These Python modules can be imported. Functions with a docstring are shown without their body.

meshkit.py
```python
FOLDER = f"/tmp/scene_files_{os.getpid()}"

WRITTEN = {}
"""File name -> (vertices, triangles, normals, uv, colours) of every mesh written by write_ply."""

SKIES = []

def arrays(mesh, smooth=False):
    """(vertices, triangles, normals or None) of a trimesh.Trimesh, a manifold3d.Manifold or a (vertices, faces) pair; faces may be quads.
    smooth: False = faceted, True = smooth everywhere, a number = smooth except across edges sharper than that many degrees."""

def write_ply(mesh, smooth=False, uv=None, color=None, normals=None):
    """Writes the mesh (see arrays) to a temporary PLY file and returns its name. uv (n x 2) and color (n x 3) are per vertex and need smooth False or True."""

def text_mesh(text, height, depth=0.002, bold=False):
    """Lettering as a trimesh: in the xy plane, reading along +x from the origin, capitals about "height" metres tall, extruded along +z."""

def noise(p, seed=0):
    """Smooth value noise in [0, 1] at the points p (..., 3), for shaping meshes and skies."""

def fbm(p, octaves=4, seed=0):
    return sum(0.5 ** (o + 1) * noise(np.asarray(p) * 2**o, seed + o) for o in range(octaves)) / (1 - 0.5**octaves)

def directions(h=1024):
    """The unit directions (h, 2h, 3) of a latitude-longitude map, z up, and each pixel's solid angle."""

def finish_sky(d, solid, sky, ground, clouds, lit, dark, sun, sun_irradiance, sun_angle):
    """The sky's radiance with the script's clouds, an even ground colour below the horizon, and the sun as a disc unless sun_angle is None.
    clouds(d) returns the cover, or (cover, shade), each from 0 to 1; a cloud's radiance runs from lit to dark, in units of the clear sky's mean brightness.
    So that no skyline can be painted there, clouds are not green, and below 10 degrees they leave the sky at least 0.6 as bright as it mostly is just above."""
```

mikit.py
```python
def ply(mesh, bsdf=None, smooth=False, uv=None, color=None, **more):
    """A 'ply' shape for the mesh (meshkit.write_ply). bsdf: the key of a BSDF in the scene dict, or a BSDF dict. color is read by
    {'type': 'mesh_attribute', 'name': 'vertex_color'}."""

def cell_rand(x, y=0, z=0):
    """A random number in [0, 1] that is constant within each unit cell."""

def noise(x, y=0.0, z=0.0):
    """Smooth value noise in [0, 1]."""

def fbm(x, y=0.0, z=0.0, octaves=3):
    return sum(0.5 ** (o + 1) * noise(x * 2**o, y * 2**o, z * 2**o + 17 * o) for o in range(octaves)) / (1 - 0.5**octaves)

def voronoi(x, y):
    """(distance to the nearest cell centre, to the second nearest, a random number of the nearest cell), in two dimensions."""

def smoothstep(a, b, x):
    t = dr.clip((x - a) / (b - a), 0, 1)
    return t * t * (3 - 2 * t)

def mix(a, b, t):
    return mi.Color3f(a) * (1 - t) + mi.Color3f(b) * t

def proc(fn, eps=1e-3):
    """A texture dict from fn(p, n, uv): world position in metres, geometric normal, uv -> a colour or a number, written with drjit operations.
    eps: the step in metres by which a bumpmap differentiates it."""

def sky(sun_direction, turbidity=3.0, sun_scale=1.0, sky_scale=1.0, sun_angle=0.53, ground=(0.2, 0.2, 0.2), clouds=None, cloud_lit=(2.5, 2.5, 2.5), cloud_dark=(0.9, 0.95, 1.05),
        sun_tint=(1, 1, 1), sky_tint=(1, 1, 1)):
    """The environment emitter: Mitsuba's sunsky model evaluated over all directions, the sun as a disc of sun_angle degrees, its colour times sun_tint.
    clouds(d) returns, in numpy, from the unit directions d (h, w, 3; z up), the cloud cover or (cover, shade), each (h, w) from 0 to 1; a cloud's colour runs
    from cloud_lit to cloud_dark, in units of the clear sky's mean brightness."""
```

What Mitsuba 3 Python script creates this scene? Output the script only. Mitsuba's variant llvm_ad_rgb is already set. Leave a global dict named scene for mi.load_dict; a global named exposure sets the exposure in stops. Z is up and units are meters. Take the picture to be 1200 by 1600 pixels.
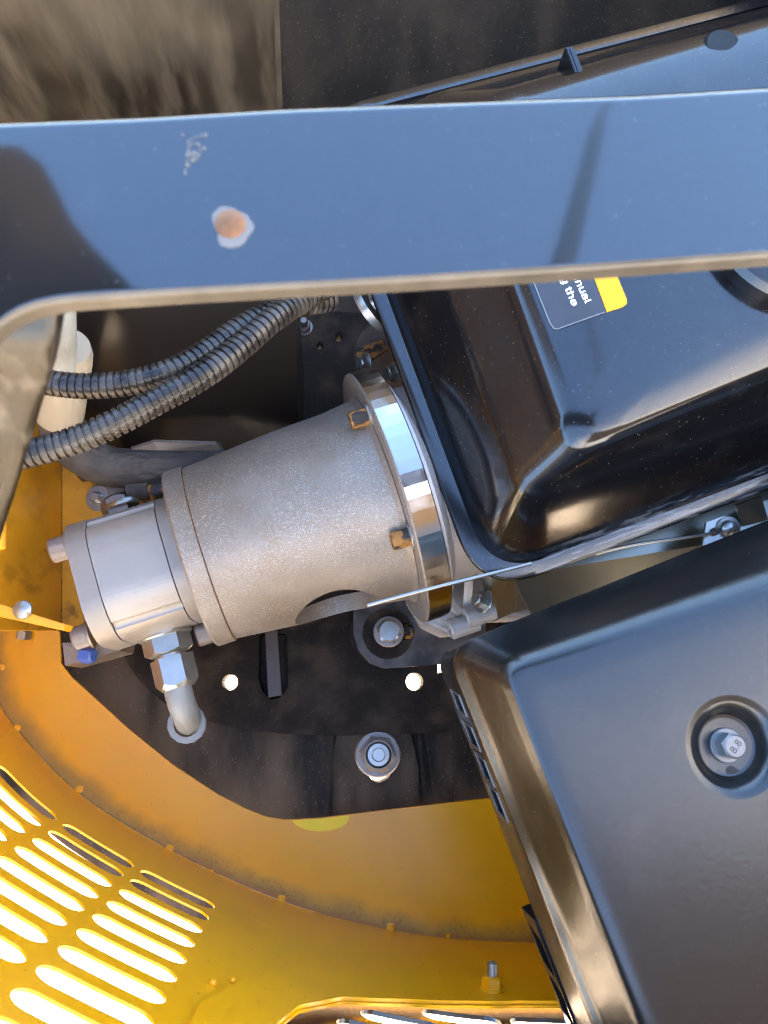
import math, random
import numpy as np
import trimesh, shapely, manifold3d as m3
import shapely.geometry as sg
import drjit as dr
import mitsuba as mi
import mikit, meshkit
from mikit import proc, noise, fbm, voronoi, smoothstep, mix, ply

random.seed(4); rng = np.random.default_rng(4)
T = mi.ScalarTransform4f
scene, labels = {}, {}

# ------------------------------------------------------------------ camera, sky, exposure
FOCAL = 600 / math.tan(math.radians(25)); EYE = np.array([0, 0, 1.15])
_d = np.array([(505 - 600) / FOCAL, -(1095 - 800) / FOCAL, -1.0])          # the plumb line in the camera's axes
_z = -_d / np.linalg.norm(_d); _x = np.array([1, 0, 0]) - _z[0] * _z; _x /= np.linalg.norm(_x)
AX = np.array([_x, np.cross(_z, _x), _z])                                   # camera axes -> world
fwd, up = AX @ [0, 0, -1.0], AX @ [0, 1.0, 0]
scene['camera'] = {'type': 'thinlens', 'fov': 50.0, 'fov_axis': 'x', 'aperture_radius': 0.0010, 'focus_distance': 0.60,
                   'near_clip': 0.01, 'far_clip': 200.0, 'to_world': T().look_at(origin=EYE.tolist(), target=(EYE + fwd).tolist(), up=up.tolist())}
SUN = (0.6 * .643, -0.8 * .643, 0.766)
def clouds(d):                      # thin white veil over the right and near side of the sky
    f = meshkit.fbm(d * 2.2 + 5, 4, 3)
    return np.clip((f - .5) * 1.3 - .50 + 2.8 * (d[..., 0] * .75 - d[..., 1] * .66), 0, 1) * .8
scene['sky'] = mikit.sky(SUN, turbidity=2.2, ground=(.34, .31, .26), clouds=clouds, cloud_lit=(2.5, 2.2, 1.85), cloud_dark=(1.2, 1.2, 1.2), sun_tint=(1.12, 1.0, .84), sky_tint=(1.08, 1.0, .93))
exposure = 5.4


def at(px, py, z):
    """The point of height z that the plan drawing's (px, py) stands for."""
    v = AX @ np.array([(px - 600) / FOCAL, -(py - 800) / FOCAL, -1.0])
    return EYE + v * (z - EYE[2]) / v[2]


def pxs(z):                         # metres per drawing unit at height z
    return (EYE[2] - z) / FOCAL * 1.02


# ------------------------------------------------------------------ materials
def C(r, g, b): return mi.Color3f(r, g, b)
def mat(name, **k):
    b = {'type': 'principled'}
    for a, v in k.items():
        b[a] = {'type': 'rgb', 'value': list(v)} if isinstance(v, tuple) else v
    scene['mat_' + name] = {'type': 'twosided', 'bsdf': b}
    return 'mat_' + name
def bumped(name, fn, eps=4e-4, **k):
    b = {'type': 'principled'}
    for a, v in k.items():
        b[a] = {'type': 'rgb', 'value': list(v)} if isinstance(v, tuple) else v
    scene['mat_' + name] = {'type': 'twosided', 'bsdf': {'type': 'bumpmap', 'arbitrary': proc(fn, eps), 'scale': 1.0, 'bsdf': b}}
    return 'mat_' + name


def dust(p, scale, size):           # tiny specks, 0..1
    d, _, r = voronoi(p.x * scale + p.z * 31, p.y * scale + p.z * 17)
    return smoothstep(size * r * r, size * r * r * 0.4, d) * smoothstep(.55, .6, r)


def f_gloss(p, n, uv):
    d = dust(p, 120, .06) * .10 + smoothstep(.62, .8, fbm(p.x * 60, p.y * 60, p.z * 60)) * .008
    return mix((.008, .009, .011), (.6, .58, .54), d)
def f_tank(p, n, uv):
    d = dust(p, 230, .085) * .35 + smoothstep(.55, .8, fbm(p.x * 40, p.y * 40, p.z * 40, 4)) * .010
    w = smoothstep(.50, .70, fbm((p.x + p.y * .37) * 60, (p.y - p.x * .37) * 500, 3, 4)) * smoothstep(.0035, .001, dr.abs(p.z - .6305)) * smoothstep(.10, .16, p.x) * smoothstep(.27, .25, p.y)
    return mix(mix((.006, .006, .007), (.55, .50, .43), d), (.34, .32, .30), w * .40)
def f_tank_r(p, n, uv): return .10 + .10 * fbm(p.x * 30, p.y * 30, p.z * 30)
def f_cover(p, n, uv):
    d = dust(p, 190, .06) * .25 + smoothstep(.5, .8, fbm(p.x * 26, p.y * 26, p.z * 26, 4)) * .035
    return mix((.007, .007, .007), (.36, .31, .26), d)
def f_cover_b(p, n, uv): return noise(p.x * 620, p.y * 620, p.z * 620) * 3.2e-5 + noise(p.x * 300, p.y * 300, p.z * 300) * 1.2e-5
def f_deck(p, n, uv):
    g = smoothstep(.42, .75, fbm(p.x * 34, p.y * 34, p.z * 34, 5))
    s = dust(p, 330, .16) * .35
    r = smoothstep(.66, .78, fbm(p.x * 22 + 7, p.y * 22, p.z * 22, 5))
    return mix(mix(mix((.018, .0125, .008), (.070, .046, .028), g), (.13, .055, .022), r * .6), (.3, .25, .19), s)
def f_grime(p, n, uv):
    g = smoothstep(.30, .72, fbm(p.x * 26, p.y * 9, p.z * 9, 5))
    s = dust(p, 240, .16) * .5
    return mix(mix((.014, .0105, .0075), (.105, .075, .048), g), (.34, .29, .2), s)
def f_liner(p, n, uv):
    g = smoothstep(.35, .75, fbm(p.x * 30, p.y * 14, p.z * 14, 5)); s = dust(p, 260, .16) * .5
    return mix(mix((.005, .004, .003), (.026, .019, .012), g), (.22, .18, .12), s)
def f_stain(p, n, uv):              # rain-streaked film of dried mud on the glossy panel
    g = smoothstep(.35, .70, fbm(p.x * 75 + 3, p.y * 10, p.z * 10, 5)); h = smoothstep(.38, .72, fbm(p.x * 8 + 1, p.y * 8, p.z * 6, 4))
    return mix(mix((.016, .013, .010), (.085, .070, .052), g), (.135, .115, .088), h * .6)
def f_yellow(p, n, uv):
    g = smoothstep(.52, .80, fbm(p.x * 18, p.y * 18, p.z * 18, 5)); s = dust(p, 130, .07) * .5
    return mix(mix((.82, .362, .004), (.72, .30, .006), g * .5), (.16, .09, .03), s)
def f_plate(p, n, uv):              # uv.y: metres from the weld line, where overspray and rust gather
    y = f_yellow(p, n, uv); k = fbm(p.x * 45, p.y * 45, 3, 4)
    g = smoothstep(.020, .001, uv.y + (k - .5) * .010)
    y = mix(y, (.20, .15, .05), g * .72)
    sp = smoothstep(.60, .72, fbm(p.x * 560, p.y * 560, 1, 3)) * smoothstep(.018, .001, uv.y + (k - .5) * .02) * smoothstep(.12, .30, uv.x)
    y = mix(y, (.12, .055, .025), sp * .4)
    r = smoothstep(.0055, .001, uv.y + (k - .5) * .007) * smoothstep(.24, .36, uv.x)
    return mix(y, (.36, .14, .025), r * .8)
def f_channel(p, n, uv):            # brown spill on the yellow channel, over yellow darkened for its shade
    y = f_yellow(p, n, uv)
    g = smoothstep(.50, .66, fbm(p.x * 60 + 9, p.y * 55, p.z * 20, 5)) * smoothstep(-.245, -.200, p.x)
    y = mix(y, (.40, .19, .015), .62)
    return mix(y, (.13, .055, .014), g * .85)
def f_cast(p, n, uv):
    g = fbm(p.x * 26, p.y * 26, p.z * 26, 4)
    b = mix((.205, .168, .134), (.35, .295, .24), g)
    st = smoothstep(.50, .72, fbm(p.x * 14 + 2, p.y * 14, p.z * 14, 5))
    b = mix(b, (.22, .155, .10), st * .55)
    sp = smoothstep(.60, .72, noise(p.x * 1500, p.y * 1500, p.z * 1500)) * (.15 + .4 * smoothstep(.35, .6, fbm(p.x * 40, p.y * 40, p.z * 40)))
    b = mix(b, (.60, .55, .50), sp * .55)
    pit = smoothstep(.66, .76, noise(p.x * 1200 + 5, p.y * 1200, p.z * 1200)) * smoothstep(.40, .62, fbm(p.x * 22 + 4, p.y * 22, p.z * 22))
    return mix(b, (.27, .18, .10), pit * .6)
def f_cast_b(p, n, uv): return fbm(p.x * 420, p.y * 420, p.z * 420, 2) * 0.7e-4
def f_alu(p, n, uv):
    g = fbm(p.x * 30, p.y * 30, p.z * 30, 3)
    return mix((.31, .275, .235), (.385, .345, .30), g)
def f_alu_b(p, n, uv):              # machining lines round the body, along the pump's cross-section
    t = p.x * .955 + p.y * .30
    return noise(t * 1500, (p.y - p.x * .3) * 40, p.z * 40) * 2.2e-5
def f_disc_r(p, n, uv): return .13 + .18 * smoothstep(.35, .7, fbm(p.x * 60, p.y * 60, p.z * 60))
def f_disc_b(p, n, uv):
    t = p.x * .955 + p.y * .30
    return noise(t * 2600, 0, 0) * 1.8e-5 + fbm(p.y * 60, p.z * 60, t * 30, 3) * 1.0e-4
def f_zinc(p, n, uv):
    return mix((.34, .335, .31), (.46, .455, .42), fbm(p.x * 120, p.y * 120, p.z * 120))
def f_oxide(p, n, uv):
    r = smoothstep(.42, .58, fbm(p.x * 150, p.y * 150, p.z * 150, 4))
    return mix((.035, .028, .024), (.36, .16, .035), r)
def f_steel(p, n, uv):
    return mix((.20, .17, .15), (.36, .31, .27), fbm(p.x * 90, p.y * 90, p.z * 90, 4))
def f_rubber(p, n, uv):
    return mix((.05, .045, .04), (.11, .098, .088), fbm(p.x * 80, p.y * 80, p.z * 80, 4))
def f_rubber_b(p, n, uv): return fbm(p.x * 200, p.y * 330, p.z * 200, 3) * 2.6e-3
def f_conduit(p, n, uv):
    return mix((.020, .016, .013), (.068, .057, .047), smoothstep(.35, .65, fbm(p.x * 130, p.y * 130, p.z * 130, 4)))
def f_edge(p, n, uv):
    return mix((.035, .030, .023), (.10, .085, .066), fbm(p.x * 110, p.y * 40, p.z * 40, 3))
def f_leg(p, n, uv):
    g = smoothstep(.50, .72, fbm(p.x * 100, p.y * 60, p.z * 40, 4))
    return mix((.005, .0045, .004), (.06, .053, .044), g)
def f_ground(p, n, uv):
    g = fbm(p.x * 6, p.y * 6, 0, 4); s = noise(p.x * 160, p.y * 160, 0)
    return mix((.34, .315, .27), (.48, .445, .385), g * .6 + s * .4)
def f_conc_b(p, n, uv): return noise(p.x * 120, p.y * 120, 0) * 1e-3

GLOSS = mat('gloss_black', base_color=proc(f_gloss), roughness=.06, eta=1.95)
TANK = mat('tank_black', base_color=proc(f_tank), roughness=proc(f_tank_r), eta=1.75)
COVER = bumped('cover_black', f_cover_b, base_color=proc(f_cover), roughness=.26, eta=1.7)
SATIN = mat('satin_black', base_color=(.010, .010, .011), roughness=.14, specular=.7)
DECK = mat('deck_black', base_color=proc(f_deck), roughness=.55, specular=.15)
GRIME = mat('grime_black', base_color=proc(f_grime), roughness=.55, specular=.2)
STAIN = mat('stained_panel', base_color=proc(f_stain), roughness=.22, specular=.5)
BOX = mat('box_black', base_color=(.016, .013, .011), roughness=.16, specular=.4)
YELLOW = mat('yellow_paint', base_color=proc(f_yellow), roughness=.27, specular=.5)
PLATE = mat('yellow_plate', base_color=proc(f_plate), roughness=.25, specular=.5)
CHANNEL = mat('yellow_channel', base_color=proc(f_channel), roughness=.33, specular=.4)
CAST = bumped('cast_metal', f_cast_b, base_color=proc(f_cast), metallic=.45, roughness=.46)
ALU = bumped('machined_aluminium', f_alu_b, base_color=proc(f_alu), metallic=.45, roughness=.40)
CASTALU = mat('cast_aluminium', base_color=(.295, .262, .225), metallic=.4, roughness=.42)
DISC = bumped('turned_steel', f_disc_b, base_color=(.52, .49, .46), metallic=1.0, roughness=proc(f_disc_r))
ZINC = mat('zinc', base_color=proc(f_zinc), metallic=.8, roughness=.27)
ZYEL = mat('polished_zinc', base_color=(.30, .30, .255), metallic=.9, roughness=.24)
OXIDE = mat('rusty_oxide', base_color=proc(f_oxide), metallic=.2, roughness=.5)
STEEL = mat('dull_steel', base_color=proc(f_steel), metallic=.7, roughness=.4)
RUBBER = bumped('rubber', f_rubber_b, base_color=proc(f_rubber), roughness=.62, specular=.4)
CONDUIT = mat('conduit_plastic', base_color=proc(f_conduit), roughness=.30, specular=.55)
CREAM = mat('cream_plastic', base_color=(.40, .34, .25), roughness=.45)
WHITE = mat('pale_pipe', base_color=(.36, .37, .345), roughness=.3)
EDGE = mat('pale_edge', base_color=proc(f_edge), roughness=.35, specular=.5)
LEG = mat('dusty_leg', base_color=proc(f_leg), roughness=.28)
RUST = mat('rust', base_color=proc(lambda p, n, uv: mix((.07, .03, .012), (.24, .105, .035), fbm(p.x * 420, p.y * 300, p.z * 300))), roughness=.6)
CHIP = mat('chipped_primer', base_color=(.15, .14, .13), roughness=.5)
BLUE = mat('blue_plastic', base_color=(.07, .14, .45), roughness=.35)
DECAL = mat('decal_grey', base_color=(.045, .048, .055), roughness=.16)
DECALW = mat('decal_white', base_color=(.85, .85, .85), roughness=.3)
DECALO = mat('decal_orange', base_color=(.95, .40, .0), roughness=.25)
ORANGE = mat('orange_mark', base_color=(.62, .20, .02), roughness=.5)
DARK = mat('recess_black', base_color=(.008, .008, .008), roughness=.5)
GROUND = bumped('concrete', f_conc_b, eps=2e-3, base_color=proc(f_ground), roughness=.9)


# ------------------------------------------------------------------ helpers
def numbered(key):
    if key not in scene: return key
    i = 1
    while f'{key}_{i:03d}' in scene: i += 1
    return f'{key}_{i:03d}'
def put(key, mesh, m, smooth=False, **k):
    key = numbered(key); scene[key] = ply(mesh, m, smooth=smooth, **k)
    assert len(meshkit.WRITTEN[scene[key]['filename']][1]) > 3, key
    return key
def tag(key, label, cat=None, group=None, kind=None):
    labels[key] = {'label': label}
    if cat: labels[key]['category'] = cat
    if group: labels[key]['group'] = group
    if kind: labels[key]['kind'] = kind
def tm(man):
    q = man.to_mesh(); return trimesh.Trimesh(q.vert_properties[:, :3], q.tri_verts, process=False)
def man(mesh):
    return m3.Manifold(m3.Mesh(np.asarray(mesh.vertices, np.float32), np.asarray(mesh.faces, np.uint32)))
def join(*ms): return trimesh.util.concatenate([tm(a) if isinstance(a, m3.Manifold) else a for a in ms])
def xy(pts, z): return np.array([at(a, b, z)[:2] for a, b in pts])
def poly(pts, z, rnd=0.0):
    p = sg.Polygon(xy(pts, z)).buffer(0)
    return p.buffer(-rnd, 12).buffer(2 * rnd, 12).buffer(-rnd, 12) if rnd else p
def ring(px, py, z, r, n=40):
    c = at(px, py, z); return sg.Point(c[0], c[1]).buffer(r, n // 4)
def cs(shape):
    out = []
    for g in getattr(shape, 'geoms', [shape]):
        if g.is_empty: continue
        g = shapely.geometry.polygon.orient(g, 1.0)
        out += [np.array(r.coords)[:-1] for r in [g.exterior, *g.interiors]]
    return m3.CrossSection(out, m3.FillRule.Positive)
def slab(shape, z0, z1, bevel=0.0):
    """A plate from z0 up to z1, its upper edge bevelled."""
    if not bevel: return m3.Manifold.extrude(cs(shape), z1 - z0).translate((0, 0, z0))
    a = m3.Manifold.extrude(cs(shape), z1 - z0 - bevel).translate((0, 0, z0))
    for k in range(3):
        t0, t1 = k / 3, (k + 1) / 3
        ins = bevel * (1 - math.sqrt(max(0, 1 - t1 * t1)))
        a += m3.Manifold.extrude(cs(shape.buffer(-max(ins, 1e-5))), bevel / 3 + 1e-5).translate((0, 0, z1 - bevel + bevel * t0 - 1e-5))
    return a
def frame(origin, axis, ref=(0, 0, 1)):
    w = np.asarray(axis, float); w /= np.linalg.norm(w)
    u = np.cross(ref, w)
    if np.linalg.norm(u) < 1e-6: u = np.cross((1, 0, 0), w)
    u /= np.linalg.norm(u)
    m = np.eye(4); m[:3, 0], m[:3, 1], m[:3, 2], m[:3, 3] = u, np.cross(w, u), w, origin
    return m
def move(mesh, m):
    mesh = tm(mesh) if isinstance(mesh, m3.Manifold) else mesh.copy()
    mesh.apply_transform(m); return mesh
def lathe(profile, n=64):
    """A solid of revolution about z: profile is a closed outline of (radius, height)."""
    p = np.array(profile)[:, :2]
    return m3.Manifold.revolve(m3.CrossSection([p], m3.FillRule.NonZero), n)
def cyl(r, h, n=40, b=0.0, z0=0):
    b = min(b, r * .4, h * .4)
    pr = [(0, 0), (r, 0), (r, h - b), (r - b, h), (0, h)] if b else [(0, 0), (r, 0), (r, h), (0, h)]
    return lathe(pr, n).translate((0, 0, z0))
def hexhead(af, h, chamfer=True):
    a = m3.Manifold.extrude(m3.CrossSection([np.array([[math.cos(k * math.pi / 3), math.sin(k * math.pi / 3)] for k in range(6)]) * af / math.sqrt(3)], m3.FillRule.NonZero), h)
    R = af / math.sqrt(3) + 1e-4
    if chamfer: a = a ^ lathe([(0, -1e-4), (R, -1e-4), (R, h * .78), (af / 2 * .86, h + 1e-5), (0, h + 1e-5)], 48)
    return a
def hexbolt(af, h, washer=None, wh=.002, stud=None):
    a = hexhead(af, h)
    if washer: a = a.translate((0, 0, wh)) + cyl(washer, wh, 48, .0005)
    if stud: a += cyl(stud[0], stud[1], 32, .0012)
    return a
def socket(r, h):                   # cap screw with a hexagon socket and knurled side
    ang = np.linspace(0, 2 * math.pi, 97)[:-1]; rr = r * (1 - .025 * (np.arange(96) % 2))
    a = m3.Manifold.extrude(m3.CrossSection([np.stack([rr * np.cos(ang), rr * np.sin(ang)], 1)], m3.FillRule.NonZero), h)
    a = a ^ lathe([(0, 0), (r, 0), (r, h * .9), (r * .9, h), (0, h)], 48)
    return a - hexhead(r * 1.05, h, False).translate((0, 0, h * .45))
def spline(pts, n):
    from scipy.interpolate import CubicSpline
    p = np.array(pts, float); t = np.r_[0, np.cumsum(np.linalg.norm(np.diff(p, axis=0), axis=1))]
    c = CubicSpline(t, p)(np.linspace(0, t[-1], 600)); t = np.r_[0, np.cumsum(np.linalg.norm(np.diff(c, axis=0), axis=1))]
    return np.stack([np.interp(np.linspace(0, t[-1], n), t, c[:, k]) for k in range(c.shape[1])], 1)
def sweep(path, radius, sides=20, cap=True):
    p = np.asarray(path); r = np.broadcast_to(radius, (len(p),))
    t = np.gradient(p, axis=0); t /= np.linalg.norm(t, axis=1, keepdims=True)
    u = np.cross(t[0], (0, 0, 1) if abs(t[0][2]) < .9 else (1, 0, 0)); u /= np.linalg.norm(u); U = [u]
    for k in range(1, len(p)):
        u = U[-1] - t[k] * (U[-1] @ t[k]); U.append(u / np.linalg.norm(u))
    U = np.array(U); V = np.cross(t, U); a = np.arange(sides) * 2 * math.pi / sides
    v = (p[:, None] + r[:, None, None] * (np.cos(a)[None, :, None] * U[:, None] + np.sin(a)[None, :, None] * V[:, None])).reshape(-1, 3)
    i, j = np.meshgrid(np.arange(len(p) - 1), np.arange(sides), indexing='ij'); j2 = (j + 1) % sides
    q = np.stack([i * sides + j, i * sides + j2, (i + 1) * sides + j2, (i + 1) * sides + j], -1).reshape(-1, 4)
    f = np.vstack([q[:, [0, 1, 2]], q[:, [0, 2, 3]]])
    if cap:
        n = len(v); v = np.vstack([v, p[0], p[-1]]); k = np.arange(sides); k2 = (k + 1) % sides; e = (len(p) - 1) * sides
        f = np.vstack([f, np.stack([k2, k, k * 0 + n], 1), np.stack([e + k, e + k2, k * 0 + n + 1], 1)])
    return trimesh.Trimesh(v, f, process=False)
def fillet(corners, radii, n=10):
    """Outline with every corner rounded to its own radius by n points."""
    c = np.array(corners, float); out = []
    for i in range(len(c)):
        a, b, d = c[i - 1] - c[i], c[(i + 1) % len(c)] - c[i], radii[i]
        la, lb = np.linalg.norm(a[:2]), np.linalg.norm(b[:2]); ua, ub = a / la, b / lb
        d = min(d / math.tan(math.acos(np.clip(ua[:2] @ ub[:2], -1, 1)) / 2), la * .45, lb * .45)
        for t in np.linspace(0, 1, n):
            out.append(c[i] + ua * d * (1 - t) ** 2 + ub * d * t ** 2)
    return np.array(out)
def loft(rings, cap_top=True, cap_bottom=False):
    n = len(rings[0]); v = np.vstack(rings); f = []
    i, j = np.meshgrid(np.arange(len(rings) - 1), np.arange(n), indexing='ij'); j2 = (j + 1) % n
    q = np.stack([i * n + j, i * n + j2, (i + 1) * n + j2, (i + 1) * n + j], -1).reshape(-1, 4)
    f = [q[:, [0, 1, 2]], q[:, [0, 2, 3]]]; k = np.arange(n); k2 = (k + 1) % n
    for on, base, flip in ((cap_top, (len(rings) - 1) * n, 0), (cap_bottom, 0, 1)):
        if on:
            c = len(v); v = np.vstack([v, v[base:base + n].mean(0)])
            t = np.stack([base + k, base + k2, k * 0 + c], 1); f.append(t[:, ::-1] if flip else t)
    m = trimesh.Trimesh(v, np.vstack(f), process=False)
    return m


# ------------------------------------------------------------------ the setting
put('ground', trimesh.creation.box((90, 90, .1), T().matrix if False else np.array([[1, 0, 0, 0], [0, 1, 0, 0], [0, 0, 1, -.40], [0, 0, 0, 1.]])), GROUND)
tag('ground', 'pale sunlit concrete ground seen through the slots and holes', kind='structure')

# ------------------------------------------------------------------ yellow rear shell: floor plate, curved slotted wall
ZS = .42
SEAM_PX = [(-40, 900), (-30, 940), (-12, 1030), (0, 1100), (35, 1150), (120, 1237), (190, 1285), (265, 1328), (350, 1370), (440, 1408), (530, 1435), (610, 1453), (700, 1466), (800, 1472), (1000, 1478), (1250, 1470)]
SEAM = spline(xy(SEAM_PX[1:], ZS), 260); SEAM_S = np.r_[0, np.cumsum(np.linalg.norm(np.diff(SEAM, axis=0), axis=1))]
SEAM_T = np.gradient(SEAM, axis=0); SEAM_T /= np.linalg.norm(SEAM_T, axis=1, keepdims=True)
def on_wall(v, side=0.0):
    """(s along the weld line, z, distance outwards) -> world."""
    s = np.clip(v[:, 0], 0, SEAM_S[-1] - 1e-6)
    p = np.stack([np.interp(s, SEAM_S, SEAM[:, k]) for k in (0, 1)], 1); t = np.stack([np.interp(s, SEAM_S, SEAM_T[:, k]) for k in (0, 1)], 1)
    o = np.stack([t[:, 1], -t[:, 0]], 1)
    return np.column_stack([p + o * v[:, 2:3], v[:, 1]])
def wall_sheet(shape, o0, o1, edge=.008):
    a = m3.Manifold.extrude(cs(shape), o1 - o0).translate((0, 0, o0)).refine_to_length(edge)
    q = tm(a); q.vertices = on_wall(np.array(q.vertices)); return q
def slot2(s0, s1, z, h):
    return sg.LineString([(s0 + h / 2, z), (s1 - h / 2, z)]).buffer(h / 2, 10)
smax = SEAM_S[-1]
wall = sg.box(0.002, ZS, smax - .002, .835)
slots = [slot2(a, a + .0585, .514 + .031 * k, .0200) for a in (.016, .081, .146, .211, .2755) for k in range(11)]
opening = sg.box(.383, .590, smax - .06, .78).buffer(-.035).buffer(.035, 14)
opening = sg.Polygon([(.372, .80), (.388, .69), (.402, .645), (.428, .612), (.47, .590), (.51, .576), (.545, .568), (.60, .562), (.66, .562), (.66, .80)]).buffer(-.02).buffer(.02, 10)
wall = wall.difference(shapely.union_all(slots)).difference(opening)
put('rear_shell__grille_wall', wall_sheet(wall, 0, .0016), YELLOW, smooth=25)
tag('rear_shell', 'yellow painted steel shell with curved slotted wall and floor plate at lower left', 'machine shell')
reinf = sg.Polygon([(.345, .80), (.35, .69), (.365, .64), (.385, .595), (.43, .558), (.475, .535), (.52, .527), (.58, .525), (.67, .525), (.67, .80)]).buffer(-.012).buffer(.012, 8).difference(opening.buffer(.001))
put('rear_shell__reinforcement', wall_sheet(reinf, -.0025, -.0001), YELLOW, smooth=25)
# black louvre panel behind the opening
gr = opening.buffer(.02).difference(shapely.union_all([slot2(a, a + l, z, .018) for a, l, z in
      [(.405, .05, .652), (.46, .06, .652), (.425, .045, .628), (.475, .055, .628), (.535, .055, .628), (.44, .05, .604), (.497, .056, .604), (.558, .05, .604), (.48, .05, .582), (.536, .045, .580), (.587, .045, .580), (.40, .05, .70), (.46, .06, .70), (.40, .05, .676), (.46, .06, .676)]]))
put('rear_shell__louvre_panel', wall_sheet(gr, .006, .0085), SATIN, smooth=25)
tag('rear_shell__louvre_panel', 'black louvre panel behind the rounded opening')
# weld tacks on the seam
for px, py, r in [(2, 1042, .0052), (27, 1137, .005), (124, 1233, .0055), (265, 1325, .0055), (440, 1404, .0055), (610, 1449, .006), (330, 1363, .003), (700, 1463, .003)]:
    c = at(px, py, ZS + .001); b = trimesh.creation.icosphere(2, r * .62); b.vertices *= (1, 1, .16)
    b.vertices += (meshkit.noise(np.array(b.vertices) * 700) - .5)[:, None] * .0012
    b.apply_translation(c); put('rear_shell__weld_tack', b, YELLOW, smooth=True)
for (s0, z0), r in (((.352, .655), .0022), ((.362, .640), .0018), ((.49, .5325), .0018), ((.44, .556), .0016)):
    b = trimesh.creation.icosphere(2, r); b.apply_translation(on_wall(np.array([[s0, z0, -.001]]))[0]); put('rear_shell__weld_tack', b, YELLOW, smooth=True)
# floor plate
edge_px = [(93, 984), (95, 1036), (112, 1058), (200, 1138), (270, 1195), (340, 1241), (385, 1264), (415, 1276), (445, 1281), (500, 1278), (600, 1266), (740, 1250), (1000, 1222)]
plate = sg.Polygon(np.vstack([xy(edge_px, ZS), xy([(1250, 1200)], ZS), SEAM[::-4], xy([(-40, 960)], ZS)])).buffer(0).buffer(-.004).buffer(.004, 6).difference(sg.LineString(SEAM[:130]).buffer(.0008))
pm = tm(slab(plate, ZS - .004, ZS).refine_to_length(.006))
seam_line = sg.LineString(SEAM); uvp = []
for q in np.array(pm.vertices):
    g = sg.Point(q[0], q[1]); uvp.append((seam_line.project(g), seam_line.distance(g)))
put('rear_shell__floor_plate', pm, PLATE, uv=np.array(uvp))
tag('rear_shell__floor_plate', 'flat yellow floor plate with grime and rust along the weld line')
lem = ring(495, 1262, ZS + .001, .0265, 60).intersection(plate.buffer(-.0004))
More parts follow.
